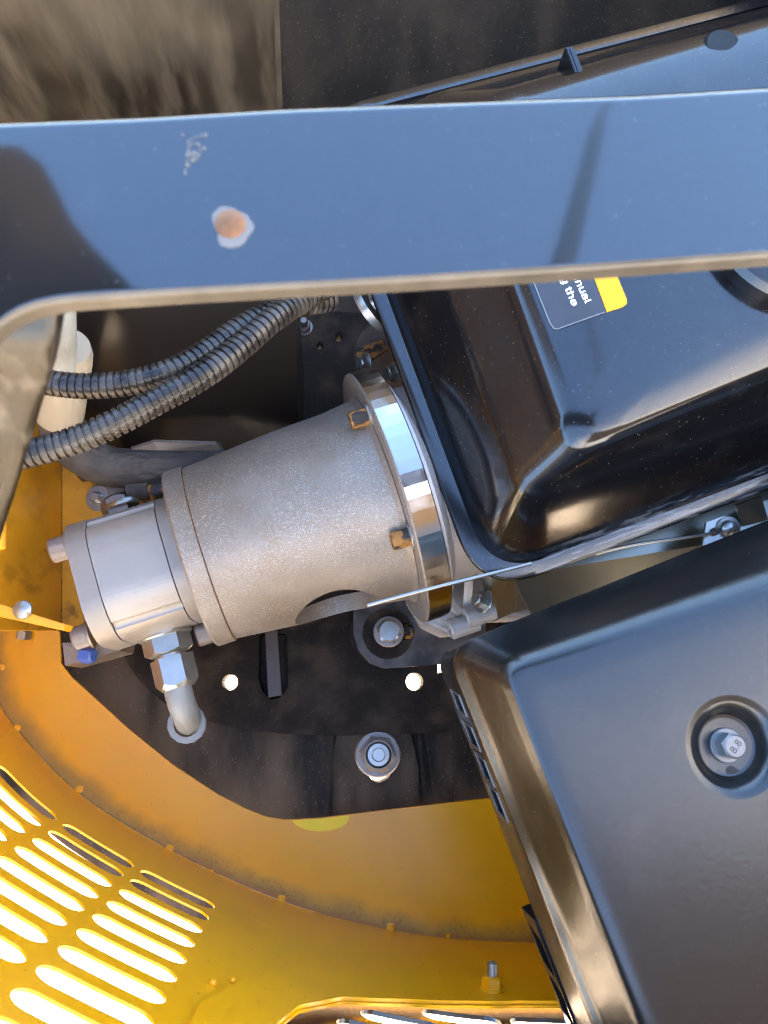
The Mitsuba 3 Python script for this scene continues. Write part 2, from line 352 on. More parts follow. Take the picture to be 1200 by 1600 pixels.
lem = sg.Polygon([at(500 + 46 * math.cos(a), 1275 + 24 * math.sin(a), ZS)[:2] for a in np.linspace(0, 2 * math.pi, 60)[:-1]]).intersection(plate.buffer(-.0006))
put('rear_shell__sun_spot', slab(lem, ZS, ZS + .0008, .0003), mat('sun_spot_yellow', base_color=(1.0, .68, .0), roughness=.4))  # sunlit spot laid on the plate as a bright yellow disc
tag('rear_shell__sun_spot', 'painted sunlit spot, half round and bright yellow, at the edge of the floor plate')
# stud with nut on the wall, lower right
nb = on_wall(np.array([[.5306, .549, -.0025]]))[0]; nin = np.array([0.02, 1, .0])
put('rear_shell__nut', move(hexbolt(.0125, .007, .0085, .0015), frame(nb, nin)), YELLOW, smooth=30)
put('rear_shell__stud', move(cyl(.0036, .017, 20, .0008), frame(nb, nin)), ZINC, smooth=30)
# rail of the shell at the left, with screw and welded nut
rail = poly([(-60, 925), (0, 944), (104, 976), (99, 985), (-60, 950)], .60)
put('rear_shell__rail', slab(rail, .585, .60, .0015), YELLOW)
put('rear_shell__screw', move(lathe([(0, 0), (.0062, 0), (.0058, .002), (.0035, .0035), (0, .004)], 32), frame(at(36, 953, .6005), (0, 0, 1))), ZINC, smooth=40)
put('rear_shell__nut', move(hexhead(.011, .008), frame(at(36, 998, ZS + .004), (.15, 1, .2))), ZINC)

# ------------------------------------------------------------------ black deck with holes
ZD = .376
deck = sg.Polygon(np.vstack([SEAM, at(1250, 300, ZD)[:2], at(-40, 300, ZD)[:2]])).buffer(0).buffer(.050)
ZR = .394
raised = poly([(178, 960), (186, 1004), (200, 1040), (222, 1070), (258, 1100), (310, 1124), (370, 1138), (440, 1146), (520, 1150), (600, 1148), (760, 1142), (1000, 1120), (1000, 520), (450, 480), (120, 560), (150, 800)], ZR)
holes = [(359, 1066, .0070), (648, 1065, .0080)]
cut = shapely.union_all([ring(a, b, ZR, r) for a, b, r in holes] + [ring(500, 540, ZR, .003), ring(530, 527, ZR, .0035)])
tail = sg.Polygon(xy([(572, 1180), (575, 1208), (582, 1217), (592, 1219), (603, 1213), (609, 1203), (610, 1180)], ZD)).buffer(.001)
lugslot = poly([(406, 990), (404, 1060), (410, 1080), (424, 1094), (440, 1088), (450, 1072), (448, 990)], ZR, .004)
gap = poly([(684, 1032), (712, 1028), (706, 1046), (684, 1052)], ZR)
put('deck__base_plate', slab(deck.difference(cut).difference(tail).difference(gap), ZD - .006, ZD), GRIME)
put('deck__raised_plate', slab(raised.difference(cut).difference(lugslot).difference(gap), ZD + .0002, ZR, .002), DECK)
tag('deck', 'dark grimy steel deck under the pump with round holes', 'machine deck')
put('deck__lug', slab(poly([(414, 985), (433, 985), (440, 1086), (419, 1090)], ZR + .012), ZD, ZR + .012, .001), mat('brown_steel', base_color=(.085, .060, .045), roughness=.4, specular=.5))
tag('deck__lug', 'brown steel lug standing in the oval slot')
tab = poly([(519, 1290), (521, 1175), (527, 1140), (548, 1122), (585, 1115), (618, 1122), (640, 1145), (652, 1200), (652, 1290)], ZD, .004).difference(tail)
put('deck__nut_tab', slab(tab, ZD + .0001, ZD + .0150, .003), GRIME, smooth=25)
put('deck__paint_mark', slab(poly([(533, 1136), (536, 1128), (545, 1124), (552, 1130), (555, 1137)], ZD + .0152), ZD + .0148, ZD + .0157), ORANGE)
for q in ([(650, 1142), (657, 1140), (668, 1245), (660, 1248)], [(661, 1140), (667, 1139), (682, 1244), (676, 1246)]):
    put('deck__weld_bead', slab(poly(q, ZD + .003), ZD, ZD + .0040, .0013), GRIME)
put('deck__groove_strip', slab(poly([(521, 1150), (534, 1150), (530, 1290), (512, 1290)], ZD + .002), ZD, ZD + .0028, .0012), DECK)
c = at(590, 1178, ZD + .0151)
put('deck__washer', move(lathe([(.0085, 0), (.0203, 0), (.0203, .0020), (.0190, .003), (.0085, .003)], 56), frame(c, (0, 0, 1))), STEEL, smooth=30)
put('deck__nut', move((hexhead(.0285, .0105) - cyl(.0114, .03, 40).translate((0, 0, -.005))).translate((0, 0, .0028)), frame(c, (0, 0, 1), (1, .4, 0))), STEEL, smooth=28)
put('deck__stud', move(lathe([(0, 0), (.0108, 0), (.0108, .0115), (.0094, .0132), (.0060, .0133), (.0052, .0128), (0, .0127)], 44), frame(c, (0, 0, 1))), ZINC, smooth=30)
tag('deck__stud', 'bright stud end inside the nut above the crescent hole')
# bracket of the engine mount
ZM = .412
mount = poly([(556, 940), (552, 960), (553, 990), (560, 1015), (578, 1036), (600, 1044), (640, 1042), (760, 1030), (760, 900), (575, 915)], ZM)
mslot = sg.LineString([at(612, 987, ZM)[:2], at(634, 986, ZM)[:2]]).buffer(.0078, 10)
FOOT = mat('foot_black', base_color=proc(lambda p, n, uv: mix((.040, .035, .032), (.115, .10, .088), smoothstep(.35, .7, fbm(p.x * 45 + 3, p.y * 45, 2, 5)))), roughness=.42, specular=.4)
put('engine_mount__foot_plate', slab(mount.difference(mslot), ZM - .009, ZM, .0025), FOOT, smooth=20)
put('engine_mount__spacer', slab(ring(590, 990, ZR + .009, .0255, 56), ZR, ZM - .0095, .003), DECK, smooth=30)
put('engine_mount__slot_bolt', move(cyl(.0068, .008, 30, .003), frame(at(636, 987, ZR + .001), (0, 0, 1))), OXIDE, smooth=40)
put('engine_mount__washer', slab(ring(606, 990, ZM, .0225, 64).difference(mslot), ZM, ZM + .0010, .0003), DECK)
put('engine_mount__bolt_flange', move(cyl(.0138, .0022, 48, .0006), frame(at(607, 987, ZM + .0012), (0, 0, 1))), STEEL, smooth=30)
put('engine_mount__bolt', move(hexhead(.0195, .0100), frame(at(607, 987, ZM + .0034), (0.0, 0.0, 1), (1, .35, 0))), ZINC, smooth=28)
tag('engine_mount', 'dark engine foot plate with zinc hex bolt and slotted hole', 'engine mount')

# ------------------------------------------------------------------ black box, channel and hoses behind the pump
boxp = [at(60, 380, .66), at(462, 380, .66), at(466, 745, .45), at(120, 745, .45)]
put('battery_box', trimesh.convex.convex_hull(np.vstack([boxp, np.array(boxp) * (1, 1, 0) + (0, 0, ZD)])), BOX); tag('battery_box', 'glossy black box panel behind the corrugated conduits', 'panel')
put('deck_bolt', join(move(hexbolt(.012, .006, .009, .0015, (.004, .017)), frame(at(475, 512, ZR), (0, 0, 1)))), STEEL, smooth=30)
tag('deck_bolt', 'small bolt with thin stud near the bar, right of the black box', 'bolt')

chan = [(-60, 640, .62), (-60, 985, .62), (96, 985, .437), (96, 640, .437)]
P = [at(*q) for q in chan]
def sheet(pts, t):
    """A thin flat sheet through the corner points, t thick downwards."""
    p = np.array(pts); n = np.cross(p[1] - p[0], p[2] - p[0]); n /= np.linalg.norm(n); n *= np.sign(n[2]) if abs(n[2]) > 1e-3 else 1
    return trimesh.convex.convex_hull(np.vstack([p, p - n * t]))
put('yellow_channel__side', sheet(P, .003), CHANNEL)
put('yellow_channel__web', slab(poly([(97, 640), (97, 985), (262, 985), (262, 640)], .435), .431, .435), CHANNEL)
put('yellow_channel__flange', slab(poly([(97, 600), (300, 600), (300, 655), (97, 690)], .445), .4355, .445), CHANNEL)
put('yellow_channel__bolt', move(join(hexbolt(.010, .006, .0115, .002), cyl(.0045, .012, 24, .001)), frame(at(155, 779, .4352), (-.1, -.1, 1))), ZINC, smooth=30)
tag('yellow_channel', 'yellow folded steel channel, stained brown and painted darker for shade, behind the pump end', 'bracket')
put('yellow_post', slab(poly([(-40, 735), (7, 735), (5, 855), (-40, 870)], .66), .656, .66, .001), YELLOW)
tag('yellow_post', 'narrow yellow post edge at the left border of the photo', 'post')

def rubber_path(q, n): return spline([at(*a) for a in q], n)
hose = rubber_path([(92, 590, .60), (96, 640, .575), (108, 690, .535), (150, 722, .52), (215, 732, .515), (285, 726, .515), (350, 706, .515)], 90)
put('rubber_hose', sweep(hose, np.interp(np.arange(90), [0, 40, 60, 75, 89], [.0165, .0160, .0155, .0115, .0085]), 28), RUBBER, smooth=True)
tag('rubber_hose', 'thick wrinkled black rubber hose bending under the corrugated conduits', 'hose')
sl = np.array([at(104, 540, .655), at(92, 645, .585)])
put('pipe_sleeve__cream_collar', sweep(np.linspace(sl[0], sl[1], 12), np.array([.0130, .0148, .0152, .0152, .0152, .0152, .0152, .0152, .0152, .0152, .0152, .0150]) * 1.12, 40), CREAM, smooth=40)
rod = np.linspace(at(107, 440, .74), at(93, 592, .635), 20)
put('pipe_sleeve__tapered_pipe', sweep(rod, np.linspace(.0036, .0112, 20), 32), WHITE, smooth=40)
tag('pipe_sleeve', 'pale tapered pipe end in a cream collar on the rubber hose', 'pipe')
clip = sheet([at(205, 702, .545), at(240, 691, .55), at(338, 694, .545), at(345, 704, .54), at(250, 704, .545)], .003)
put('hose_clip', clip, STEEL); tag('hose_clip', 'flat grey steel strip lying along the rubber hose by the bell housing', 'hose clip')

def conduit(name, q, r, label):
    path = spline([at(*a) for a in q], 1500); L = np.linalg.norm(np.diff(path, axis=0), axis=1).sum()
    ribs = int(L / .0041); per = 16; path = spline(path, ribs * per)
    ph = (np.arange(ribs * per) % per) / per
    rad = r * (1 - .20 * (np.clip((np.abs(ph - .5) - .31) / .05, 0, 1)))
    key = put(name, sweep(path, rad, 30), CONDUIT, smooth=32)
    tag(key, label, 'conduit')
conduit('corrugated_conduit', [(20, 586, .70), (65, 596, .70), (125, 603, .70), (195, 599, .70), (262, 582, .70), (325, 548, .695), (385, 508, .69), (440, 484, .68), (520, 470, .66)], .0074, 'upper black corrugated conduit crossing the cream collar')
conduit('corrugated_conduit', [(-20, 728, .715), (36, 711, .715), (105, 692, .715), (180, 661, .715), (250, 624, .712), (315, 588, .71), (375, 543, .705), (425, 500, .70), (462, 475, .69), (520, 440, .68)], .0077, 'lower black corrugated conduit running down to the frame leg')

# fittings behind the pump body
fb = at(198, 778, .50)
A2 = at(128, 927, .55); B2 = at(625, 772, .55); AXP = (B2 - A2) / np.linalg.norm(B2 - A2); PERP = np.array([AXP[1], -AXP[0], 0])   # along / across the pump
put('hose_fitting__block', slab(poly([(163, 745), (198, 738), (202, 792), (170, 800)], .50), .445, .50, .003), CASTALU, smooth=30)
put('hose_fitting__hex_nut', move(hexhead(.026, .016), frame(at(192, 806, .50), -PERP)), STEEL)
put('hose_fitting__pipe', sweep(np.linspace(at(200, 762, .51), at(234, 758, .51), 6), .0115, 28), RUBBER, smooth=40)
put('hose_fitting__ring', move(lathe([(.0105, 0), (.0145, 0), (.0150, .002), (.0145, .004), (.0105, .004)], 40), frame(at(196, 793, .505), -PERP)), ZINC, smooth=40)
tag('hose_fitting', 'beige block fitting with hex nut behind the pump body', 'fitting')

# ------------------------------------------------------------------ pump and bell housing (axis AXP at z .55)
MP = frame(A2, AXP, (0, 0, 1))       # local z along the axis, x across (towards the lower edge or upper), y up
def along(px, py): return float((at(px, py, .55) - A2) @ AXP)
k = pxs(.55)
def capsule(w, h, r):
    return sg.box(-w / 2, -h / 2, w / 2, h / 2).buffer(-r).buffer(r, 16)
def ext(shape, t0, t1, bevel=0):
    return slab(shape, t0, t1, bevel)
t_end0, t_b0, t_b1, t_f1 = along(113, 931) + .0155, along(146, 921) + .0145, along(298, 874) - .0100, along(298, 874) - .0002
bw = 186 * k
pump_sec = capsule(bw, bw * 1.12, bw * .37)
key = 'hydraulic_pump'
put(key + '__end_cover', move(ext(capsule(bw * 1.0, bw * 1.12, bw * .34), 0.0, t_b0 - t_end0 - .0006).rotate((180, 0, 0)).translate((0, 0, t_b0 - .0006)), MP), CASTALU, smooth=35)
body_sec = pump_sec.buffer(.0)
for sx in (-1, 1):
    for y in (.445, -.445):
        body_sec = body_sec.difference(sg.Point(sx * bw * .425, y * bw).buffer(.0042)).buffer(-.0006).buffer(.0006)
body = ext(body_sec, t_b0, t_b1)
put(key + '__body', move(body, MP), ALU, smooth=35)
put(key + '__front_flange', move(ext(capsule(bw * 1.0, bw * 1.14, bw * .38), t_b1 + .0008, t_f1), MP), CASTALU, smooth=35)
for px, py in ((110, 853), (143, 990)):
    a = at(px, py, .578 if py < 900 else .53)
    put(key + '__cap_bolt', move(join(socket(.0085, .0135), cyl(.0105, .002, 40, .0004)), frame(a, -AXP)), STEEL, smooth=25)
tag(key, 'cylindrical aluminium gear pump with capped end and hex outlet at left', 'pump')

r0, r1, r2 = 139 * k, 160 * k, 204 * k
ta, tb, tc, td = along(298, 874), along(327, 865), along(597, 781), along(660, 762)
t_ring0, t_ring1 = along(618, 774) - .0105, along(652, 764) - .0095
prof = [(r0 * .55, ta), (r0 - .0015, ta), (r0, ta + .0015), (r0, tb), (r0 - .0016, tb + .0003), (r0 - .0012, tb + .002), (r0 + (r1 - r0) * .55, tb + (tc - tb) * .5), (r1 - .002, tc - .025), (r1 - .0005, tc - .014), (r1 + .0012, t_ring0 - .004),
        (r1 + .0045, t_ring0 - .0005), (r1 * .80, t_ring0 - .0005), (r1 * .80, tc - .02), (r0 * .88, tb + .012), (r0 * .55, tb + .012)]
bell = lathe(prof, 140)
put('bell_housing__groove_rust', move(lathe([(r0 - .003, tb + .0004), (r0 - .0012, tb + .0004), (r0 - .0011, tb + .0010), (r0 - .003, tb + .0010)], 120), MP), RUST)
# window in the lower side of the bell
wc = along(528, 960)
win = m3.Manifold.extrude(cs(sg.Point(0, 0).buffer(.031, 24)), .2)
win = tm(win); win.apply_transform(frame(A2 + AXP * (wc + .0) + PERP * r0 * .55 + np.array([0, 0, .010]), PERP))
win.vertices = np.array(win.vertices)
bell_w = man(move(bell, MP)) - man(win)
q = tm(bell_w)
put('bell_housing__cone', q, CAST, smooth=32)
face = lathe([(r1 * .8, t_ring0), (r2 - .0012, t_ring0), (r2 - .0003, t_ring0 + .0009), (r2 - .0003, t_ring0 + .0014), (r1 * .8, t_ring0 + .0014)], 160)
put('bell_housing__ring_face', move(face, MP), CAST, smooth=25)
mr = lathe([(r1 * .8, t_ring0 + .0015), (r2, t_ring0 + .0015), (r2, t_ring1 - .0008), (r2 - .0008, t_ring1), (r1 * .8, t_ring1)], 72)
put('bell_housing__mounting_ring', move(mr, MP), DISC)
tag('bell_housing__mounting_ring', 'shiny turned steel ring')
tag('bell_housing', 'rough cast bell housing with rusty cap bolts between pump and engine', 'housing')
for ang, over in ((math.radians(117), 0), (math.radians(66), 0), (math.radians(165), 0), (math.radians(18), 0)):
    pass
def cap_at(px, py):                  # bolt circle on the ring's face: the upper point whose plan position is (px, py)
    rr = (r1 + r2) / 2 - .004; best = None
    for a in np.linspace(0, 2 * math.pi, 721):
        w = (MP @ np.array([rr * math.cos(a), rr * math.sin(a), t_ring0, 1]))[:3]
        if w[2] < .55: continue
        d = np.linalg.norm(w[:2] - at(px, py, w[2])[:2])
        if best is None or d < best[0]: best = (d, w)
    return best[1]
for px, py in ((576, 650), (637, 838)):
    a = cap_at(px, py)
    put('bell_housing__cap_bolt', move(socket(.0062, .0120).translate((0, 0, .0016)), frame(a, -AXP)), OXIDE, smooth=25)
    put('bell_housing__washer', move(cyl(.0092, .0017, 36, .0004), frame(a, -AXP)), ZINC)
b = at(305, 992, .52)
put('bell_housing__cap_bolt', move(socket(.0088, .013), frame(at(333, 985, .522), -AXP)), STEEL, smooth=25)
put('bell_housing__washer', move(cyl(.0118, .002, 40, .0005), frame(at(337, 984, .522), -AXP)), ZINC, smooth=25)
put('bell_housing__cap_bolt', move(cyl(.0085, .014, 36, .001), frame(at(263, 762, .535), -AXP)), OXIDE, smooth=30)

# outlet fitting and bent tube
o0 = at(256, 985, .535); o1 = at(268, 1035, .535); OD = (o1 - o0) / np.linalg.norm(o1 - o0)
put('outlet_fitting__adapter', move(join(hexhead(.0305, .013), cyl(.0195, .004, 48, .001, -.004), cyl(.0115, .022, 36)), frame(at(259, 996, .535), OD, (0, .3, 1))), ZINC, smooth=28)
put('outlet_fitting__hex_nut', move(hexhead(.027, .023), frame(at(268, 1027, .535), OD, (0, .2, 1))), ZINC, smooth=28)
tube = spline([at(275, 1060, .535), at(280, 1085, .535), at(286, 1105, .530), at(291, 1117, .518), at(293, 1124, .50), at(294, 1128, .47)], 40)
put('outlet_fitting__elbow_tube', sweep(tube, .0100, 36), 'mat_dull_zinc', smooth=50)
put('outlet_fitting__collar', move(lathe([(.0098, 0), (.0146, 0), (.0150, .002), (.0146, .005), (.0098, .005)], 14), frame(at(293, 1131, .488), (0, 0, 1))), mat('dull_zinc', base_color=(.27, .27, .255), metallic=.3, roughness=.5), smooth=20)
tag('outlet_fitting', 'zinc plated hex fitting and bent tube hanging below the pump', 'pipe fitting')
put('drain_block__casting', slab(poly([(96, 1004), (190, 1000), (186, 1016), (100, 1040)], .47), .42, .47, .003), CAST, smooth=25)
put('drain_block__blue_plug', move(hexhead(.011, .011), frame(at(128, 1023, .478), (.93, -.1, .3))), BLUE, smooth=28)
tag('drain_block', 'small grey cast block with blue plug below the pump end', 'block')

# ------------------------------------------------------------------ engine casting behind the ring
def axm(px, py, z): return frame(at(px, py, z), AXP)
ec = lathe([(0, t_ring1 + .0005), (r2 * .90, t_ring1 + .0005), (r2 * .90, t_ring1 + .004), (r2 * .80, t_ring1 + .010), (r2 * .78, t_ring1 + .03), (r2 * .88, t_ring1 + .05), (r2 * .88, t_ring1 + .12), (0, t_ring1 + .12)], 120)
EALU = mat('engine_aluminium', base_color=(.52, .49, .46), metallic=.35, roughness=.45)
put('engine_block__crankcase', move(ec, MP), EALU, smooth=30)
put('engine_block__side_casting', slab(poly([(640, 930), (700, 850), (900, 850), (900, 960), (775, 965), (740, 985), (700, 990), (668, 975)], .46, .006), .41, .47, .006), EALU, smooth=30)
for px, py, r, z in ((702, 984, .0085, .492), (727, 966, .0085, .50)):
    put('engine_block__boss', move(join(lathe([(.0045, 0), (r, 0), (r, .045), (0, .045), (0, -.0), (.0045, -.0)], 36) if False else cyl(r, .024, 36, .001) - cyl(.0042, .05, 24).translate((0, 0, .014))), frame(at(px, py, z) + AXP * .024, -AXP)), EALU, smooth=30)
put('engine_block__rib', sheet([at(728, 870, .53), at(742, 872, .53), at(735, 975, .49), at(722, 975, .49)], .03), EALU)
put('engine_block__rib', sheet([at(690, 905, .52), at(722, 955, .50), at(716, 962, .50), at(684, 915, .52)], .03), EALU)
for px, py, z in ((718, 862, .545), (573, 566, .54), (616, 582, .56)):
    put('engine_block__flange_bolt', move(hexbolt(.0095, .006, .0075, .0015), frame(at(px, py, z), -AXP * .9 + np.array([0, 0, .45]))), ZINC, smooth=28)
put('engine_block__shroud_drum', move(cyl(.030, .05, 60, .003), frame(at(600, 560, .50), AXP * .5 + np.array([.0, .2, -.6]))), STEEL, smooth=35)
put('engine_block__brown_bracket', sheet([at(556, 545, .53), at(600, 530, .53), at(606, 545, .53), at(572, 556, .53), at(560, 575, .53)], .004), OXIDE)
put('engine_block__lifting_eye', move(lathe([(.0085, 0), (.0195, 0), (.020, .003), (.0195, .006), (.0085, .006)], 48), frame(at(576, 482, .60), (.75, .35, .55))), ZINC, smooth=30)
tag('engine_block', 'grey cast aluminium engine casting with bosses and bolts behind the shiny ring', 'engine')
zb = [at(752, 905, .535), at(800, 890, .55), at(806, 955, .50), at(770, 972, .49)]
put('zinc_bracket__plate', sheet(zb, .003), ZYEL)
put('zinc_bracket__fold', sheet([at(800, 890, .551), at(815, 888, .555), at(862, 940, .50), at(806, 957, .50)], .003), ZYEL)
put('zinc_bracket__flange_bolt', move(hexbolt(.0100, .0085, .0095, .0016), frame(at(757, 940, .522), (-.75, .2, .5))), ZINC, smooth=28)
tag('zinc_bracket', 'zinc plated bracket with flange bolt in the gap below the black tank corner', 'bracket')
sh = [at(800, 900, .56), at(1230, 750, .56), at(1230, 830, .56), at(850, 1000, .53)]
put('heat_shield', sheet(sh, .002), ZYEL); tag('heat_shield', 'dim shiny metal sheet in the gap between the two black covers', 'heat shield')
gp = slab(poly([(1104, 816), (1230, 770), (1230, 835), (1098, 852)], .60), .597, .60, .0008)
put('governor_bracket__plate', gp, ZINC)
put('governor_bracket__screw', move(lathe([(0, 0), (.0085, 0), (.0085, .0012), (.0062, .0015), (.0055, .0045), (.003, .0062), (0, .0065)], 36), frame(at(1137, 826, .60), (-.1, -.3, 1))), ZINC, smooth=35)
put('governor_bracket__eyelet', move(cyl(.0028, .003, 20), frame(at(1116, 831, .60), (0, 0, 1))), OXIDE)
put('governor_bracket__tab', sheet([at(1150, 790, .612), at(1190, 775, .612), at(1200, 812, .602), at(1160, 822, .602)], .002), ZYEL)
tag('governor_bracket', 'plated bracket with round screw between the covers at the right edge', 'bracket')
put('governor_rod', sweep(spline([at(930, 866, .618), at(985, 852, .616), at(1060, 841, .612), at(1118, 832, .606)], 30), .0011, 12), ZINC, smooth=50)
tag('governor_rod', 'thin steel rod running to the screw bracket under the tank rim', 'rod')
put('throttle_wire', sweep(spline([at(574, 946, .645), at(640, 928, .648), at(720, 908, .652), at(830, 880, .656)], 30), .0012, 12), ZINC, smooth=50)
tag('throttle_wire', 'thin straight steel wire crossing the bottom of the shiny ring', 'wire')

# ------------------------------------------------------------------ black tank (upper right)
def ring3(pts, z, radii, n=12): return fillet([at(a, b, z) for a, b in pts], radii, n)
TZ = .63
def tank_ring(cpx, z, r): return ring3(cpx, z, r)
o = dict(bl=(749, 934), br=(1400, 690), tr=(1400, -60), tl=(478, 178))
outer = [o['bl'], o['br'], o['tr'], o['tl']]
def inset(z, left, bottom, top):        # outline of the pressing at height z in the plan at that height
    return [left[0], bottom, top, left[1]]
R = (.042, .03, .03, .05)
rings = [ring3(outer, TZ - .010, R), ring3(outer, TZ - .002, R)]
def rr(pts, z, R): rings.append(ring3(pts, z, R))
rr([(753, 929), (1400, 687), (1400, -58), (482, 180)], TZ, (.041, .03, .03, .05))
rr([(767, 904), (1400, 664), (1400, -45), (504, 188)], TZ + .0005, (.038, .03, .03, .05))
rr([(771, 898), (1400, 659), (1400, -42), (509, 190)], TZ - .0015, (.037, .03, .03, .05))
rr([(776, 890), (1400, 652), (1400, -40), (516, 193)], TZ + .002, (.036, .03, .03, .05))
rr([(782, 880), (1400, 640), (1400, -38), (527, 196)], TZ + .010, (.034, .03, .03, .05))
rr([(812, 792), (1400, 600), (1400, -40), (590, 165)], TZ + .050, (.016, .03, .03, .05))
rr([(818, 780), (1400, 592), (1400, -38), (600, 166)], TZ + .054, (.015, .03, .03, .05))
rr([(826, 770), (1400, 582), (1400, -36), (611, 170)], TZ + .057, (.015, .03, .03, .05))
rr([(876, 733), (1400, 530), (1400, -40), (682, 165)], TZ + .0755, (.020, .03, .03, .05))
rr([(886, 722), (1400, 520), (1400, -38), (694, 166)], TZ + .0815, (.020, .03, .03, .05))
rr([(901, 706), (1400, 505), (1400, -30), (708, 170)], TZ + .0868, (.021, .03, .03, .05))
rr([(925, 680), (1400, 488), (1400, -10), (735, 185)], TZ + .0905, (.022, .03, .03, .05))
rr([(985, 610), (1400, 430), (1400, 40), (800, 215)], TZ + .093, (.024, .03, .03, .05))
rr([(1080, 500), (1350, 380), (1350, 150), (920, 270)], TZ + .0945, (.03, .03, .03, .03))
tank = loft(rings)
put('fuel_tank__shell', tank, TANK, smooth=28)
tag('fuel_tank', 'glossy black pressed steel tank with a seam rim and a caution sticker', 'tank')
zt = TZ + .0945
capc = at(1240, 350, zt + .007)
put('fuel_tank__filler_cap', move(lathe([(0, -.02), (.052, -.02), (.052, .002), (.049, .006), (.045, .0075), (0, .009)], 64), frame(capc, (0, 0, 1))), SATIN, smooth=30)
put('fuel_tank__rib', slab(poly([(884, 72), (897, 70), (925, 140), (911, 145)], zt - .008), zt - .03, zt - .008, .002), SATIN, smooth=30)
put('fuel_tank__breather', move(lathe([(0, -.02), (.0135, -.02), (.0135, .004), (.011, .008), (0, .009)], 40), frame(at(1122, 84, zt - .012), (0, 0, 1))), DARK, smooth=30)

from scipy.interpolate import LinearNDInterpolator
_tv = np.array(tank.vertices); _tv = _tv[_tv[:, 2] > TZ + .086]
_height = LinearNDInterpolator(_tv[:, :2], _tv[:, 2])
def drape(mesh, lift, edge=.0025):   # lay a thin flat piece (bottom at z 0) onto the domed tank top
    q = tm(man(mesh).refine_to_length(edge)) if not isinstance(mesh, m3.Manifold) else tm(mesh.refine_to_length(edge))
    v = np.array(q.vertices); v[:, 2] += _height(v[:, :2]) + lift; q.vertices = v; return q
stick = [(810, 380), (838, 443), (861, 501), (867, 510), (873, 511.5), (948, 487), (915, 400), (905, 370)]
orange = [(906, 370), (916, 400), (949, 487), (974, 479), (980, 474), (979, 466), (963, 428), (940, 365)]
put('fuel_tank__sticker', drape(slab(poly(stick, zt), 0, .0004), .0003), DECAL, smooth=False)
tag('fuel_tank__sticker', 'grey caution sticker with white words and an orange end')
border = sg.Polygon(xy(stick, zt)); border = border.difference(border.buffer(-.0005)).difference(sg.Polygon(xy(orange, zt)).buffer(.0012))
put('fuel_tank__sticker__border', drape(slab(border, 0, .00015), .0007), mat('decal_rim', base_color=(.20, .22, .25), roughness=.3))
put('fuel_tank__sticker__orange_end', drape(slab(poly(orange, zt), 0, .0004), .0003), DECALO)
for text, a, b in (('manual', (887.0, 412), (915.5, 473.5)), ('ing the', (869.5, 415), (896, 477))):
    A, B = at(*a, zt)[:2], at(*b, zt)[:2]; w = meshkit.text_mesh(text, 1.0, .05, bold=True)
    L = w.bounds[1, 0]; sc = np.linalg.norm(B - A) / L; d = (B - A) / np.linalg.norm(B - A)
    v = np.array(w.vertices); hh = .0040
    p = A + v[:, :1] * sc * d + v[:, 1:2] * hh * np.array([-d[1], d[0]])
    w.vertices = np.column_stack([p, v[:, 2] * .0002 / .05])
    w.merge_vertices()
    z = _height(w.vertices[:, :2]); w.vertices[:, 2] += z + .00075
    put('fuel_tank__sticker__lettering', w, DECALW)

# ------------------------------------------------------------------ black engine cover (lower right)
RZ, FZ, BZ = .69, .735, .640
left = np.array([219, 560.]); 
def crn(tl, sl, st):                 # corners from the top-left one, the left edge's slope (dx per dy) and the top edge's (dy per dx)
    return [tl, (tl[0] + sl * (1950 - tl[1]), 1950), (1550, 1950), (1550, tl[1] + st * (1550 - tl[0]))]
def cring(tl, sl, st, z, r): return ring3(crn(tl, sl, st), z, (r, .03, .03, .03), 14)
rim_w = np.array([at(*q, RZ) for q in crn((696, 1014), .391, -.398)])
def down(z, off=0.0):                # the vertical side below the rim
    c = rim_w.copy(); c[:, 2] = z; return fillet(c, (.016, .03, .03, .03), 14)
cov = loft([down(BZ), down(RZ - .003), cring((698.5, 1013), .391, -.398, RZ - .001, .0155), cring((703, 1010), .391, -.397, RZ + .0005, .0150),
            cring((711, 1010), .391, -.394, RZ + .003, .0145), cring((718, 1012), .390, -.388, RZ + .0065, .014),
            cring((768, 1033), .386, -.340, FZ - .0085, .013), cring((777, 1039), .385, -.330, FZ - .0055, .0125), cring((785, 1043), .384, -.320, FZ - .0034, .012),
            cring((791, 1047), .383, -.312, FZ - .0022, .012), cring((803, 1055), .382, -.306, FZ - .0010, .012), cring((840, 1085), .380, -.302, FZ - .0003, .013), cring((930, 1160), .375, -.29, FZ, .02)], True, True)
cm = man(cov)
bc = at(1148, 1166, FZ)
cm = cm - lathe([(0, -.0095), (.0135, -.0095), (.0152, -.0088), (.0166, -.0072), (.0178, -.0052), (.0190, -.0032), (.0210, -.0012), (.0228, -.0005), (.0250, -.0001), (.0270, .0002), (.0270, .01), (0, .01)], 72).translate(tuple(bc))
LD = rim_w[1] - rim_w[0]; LD[2] = 0; LD /= np.linalg.norm(LD); LN = np.array([-LD[1], LD[0], 0]); LN = LN if LN[0] < 0 else -LN
def vent(px, py, z, length, height, depth, shear):
    c = at(px, py, z); x = np.array([[-length / 2 - shear, -height / 2], [length / 2 - shear, -height / 2], [length / 2 + shear, height / 2], [-length / 2 + shear, height / 2]])
    e = tm(m3.Manifold.extrude(m3.CrossSection([x], m3.FillRule.NonZero), depth).translate((0, 0, -depth / 2)))
    m = np.eye(4); m[:3, 0], m[:3, 1], m[:3, 2] = LD, (0, 0, 1), np.cross(LD, (0, 0, 1)); m[:3, 3] = c
    e.apply_transform(m); return man(e)
for k_ in range(4):
    cm = cm - vent(698 + 19.5 * k_, 1105 + 52 * k_, .665, .0120 + .0014 * k_, .021, .05, .002)
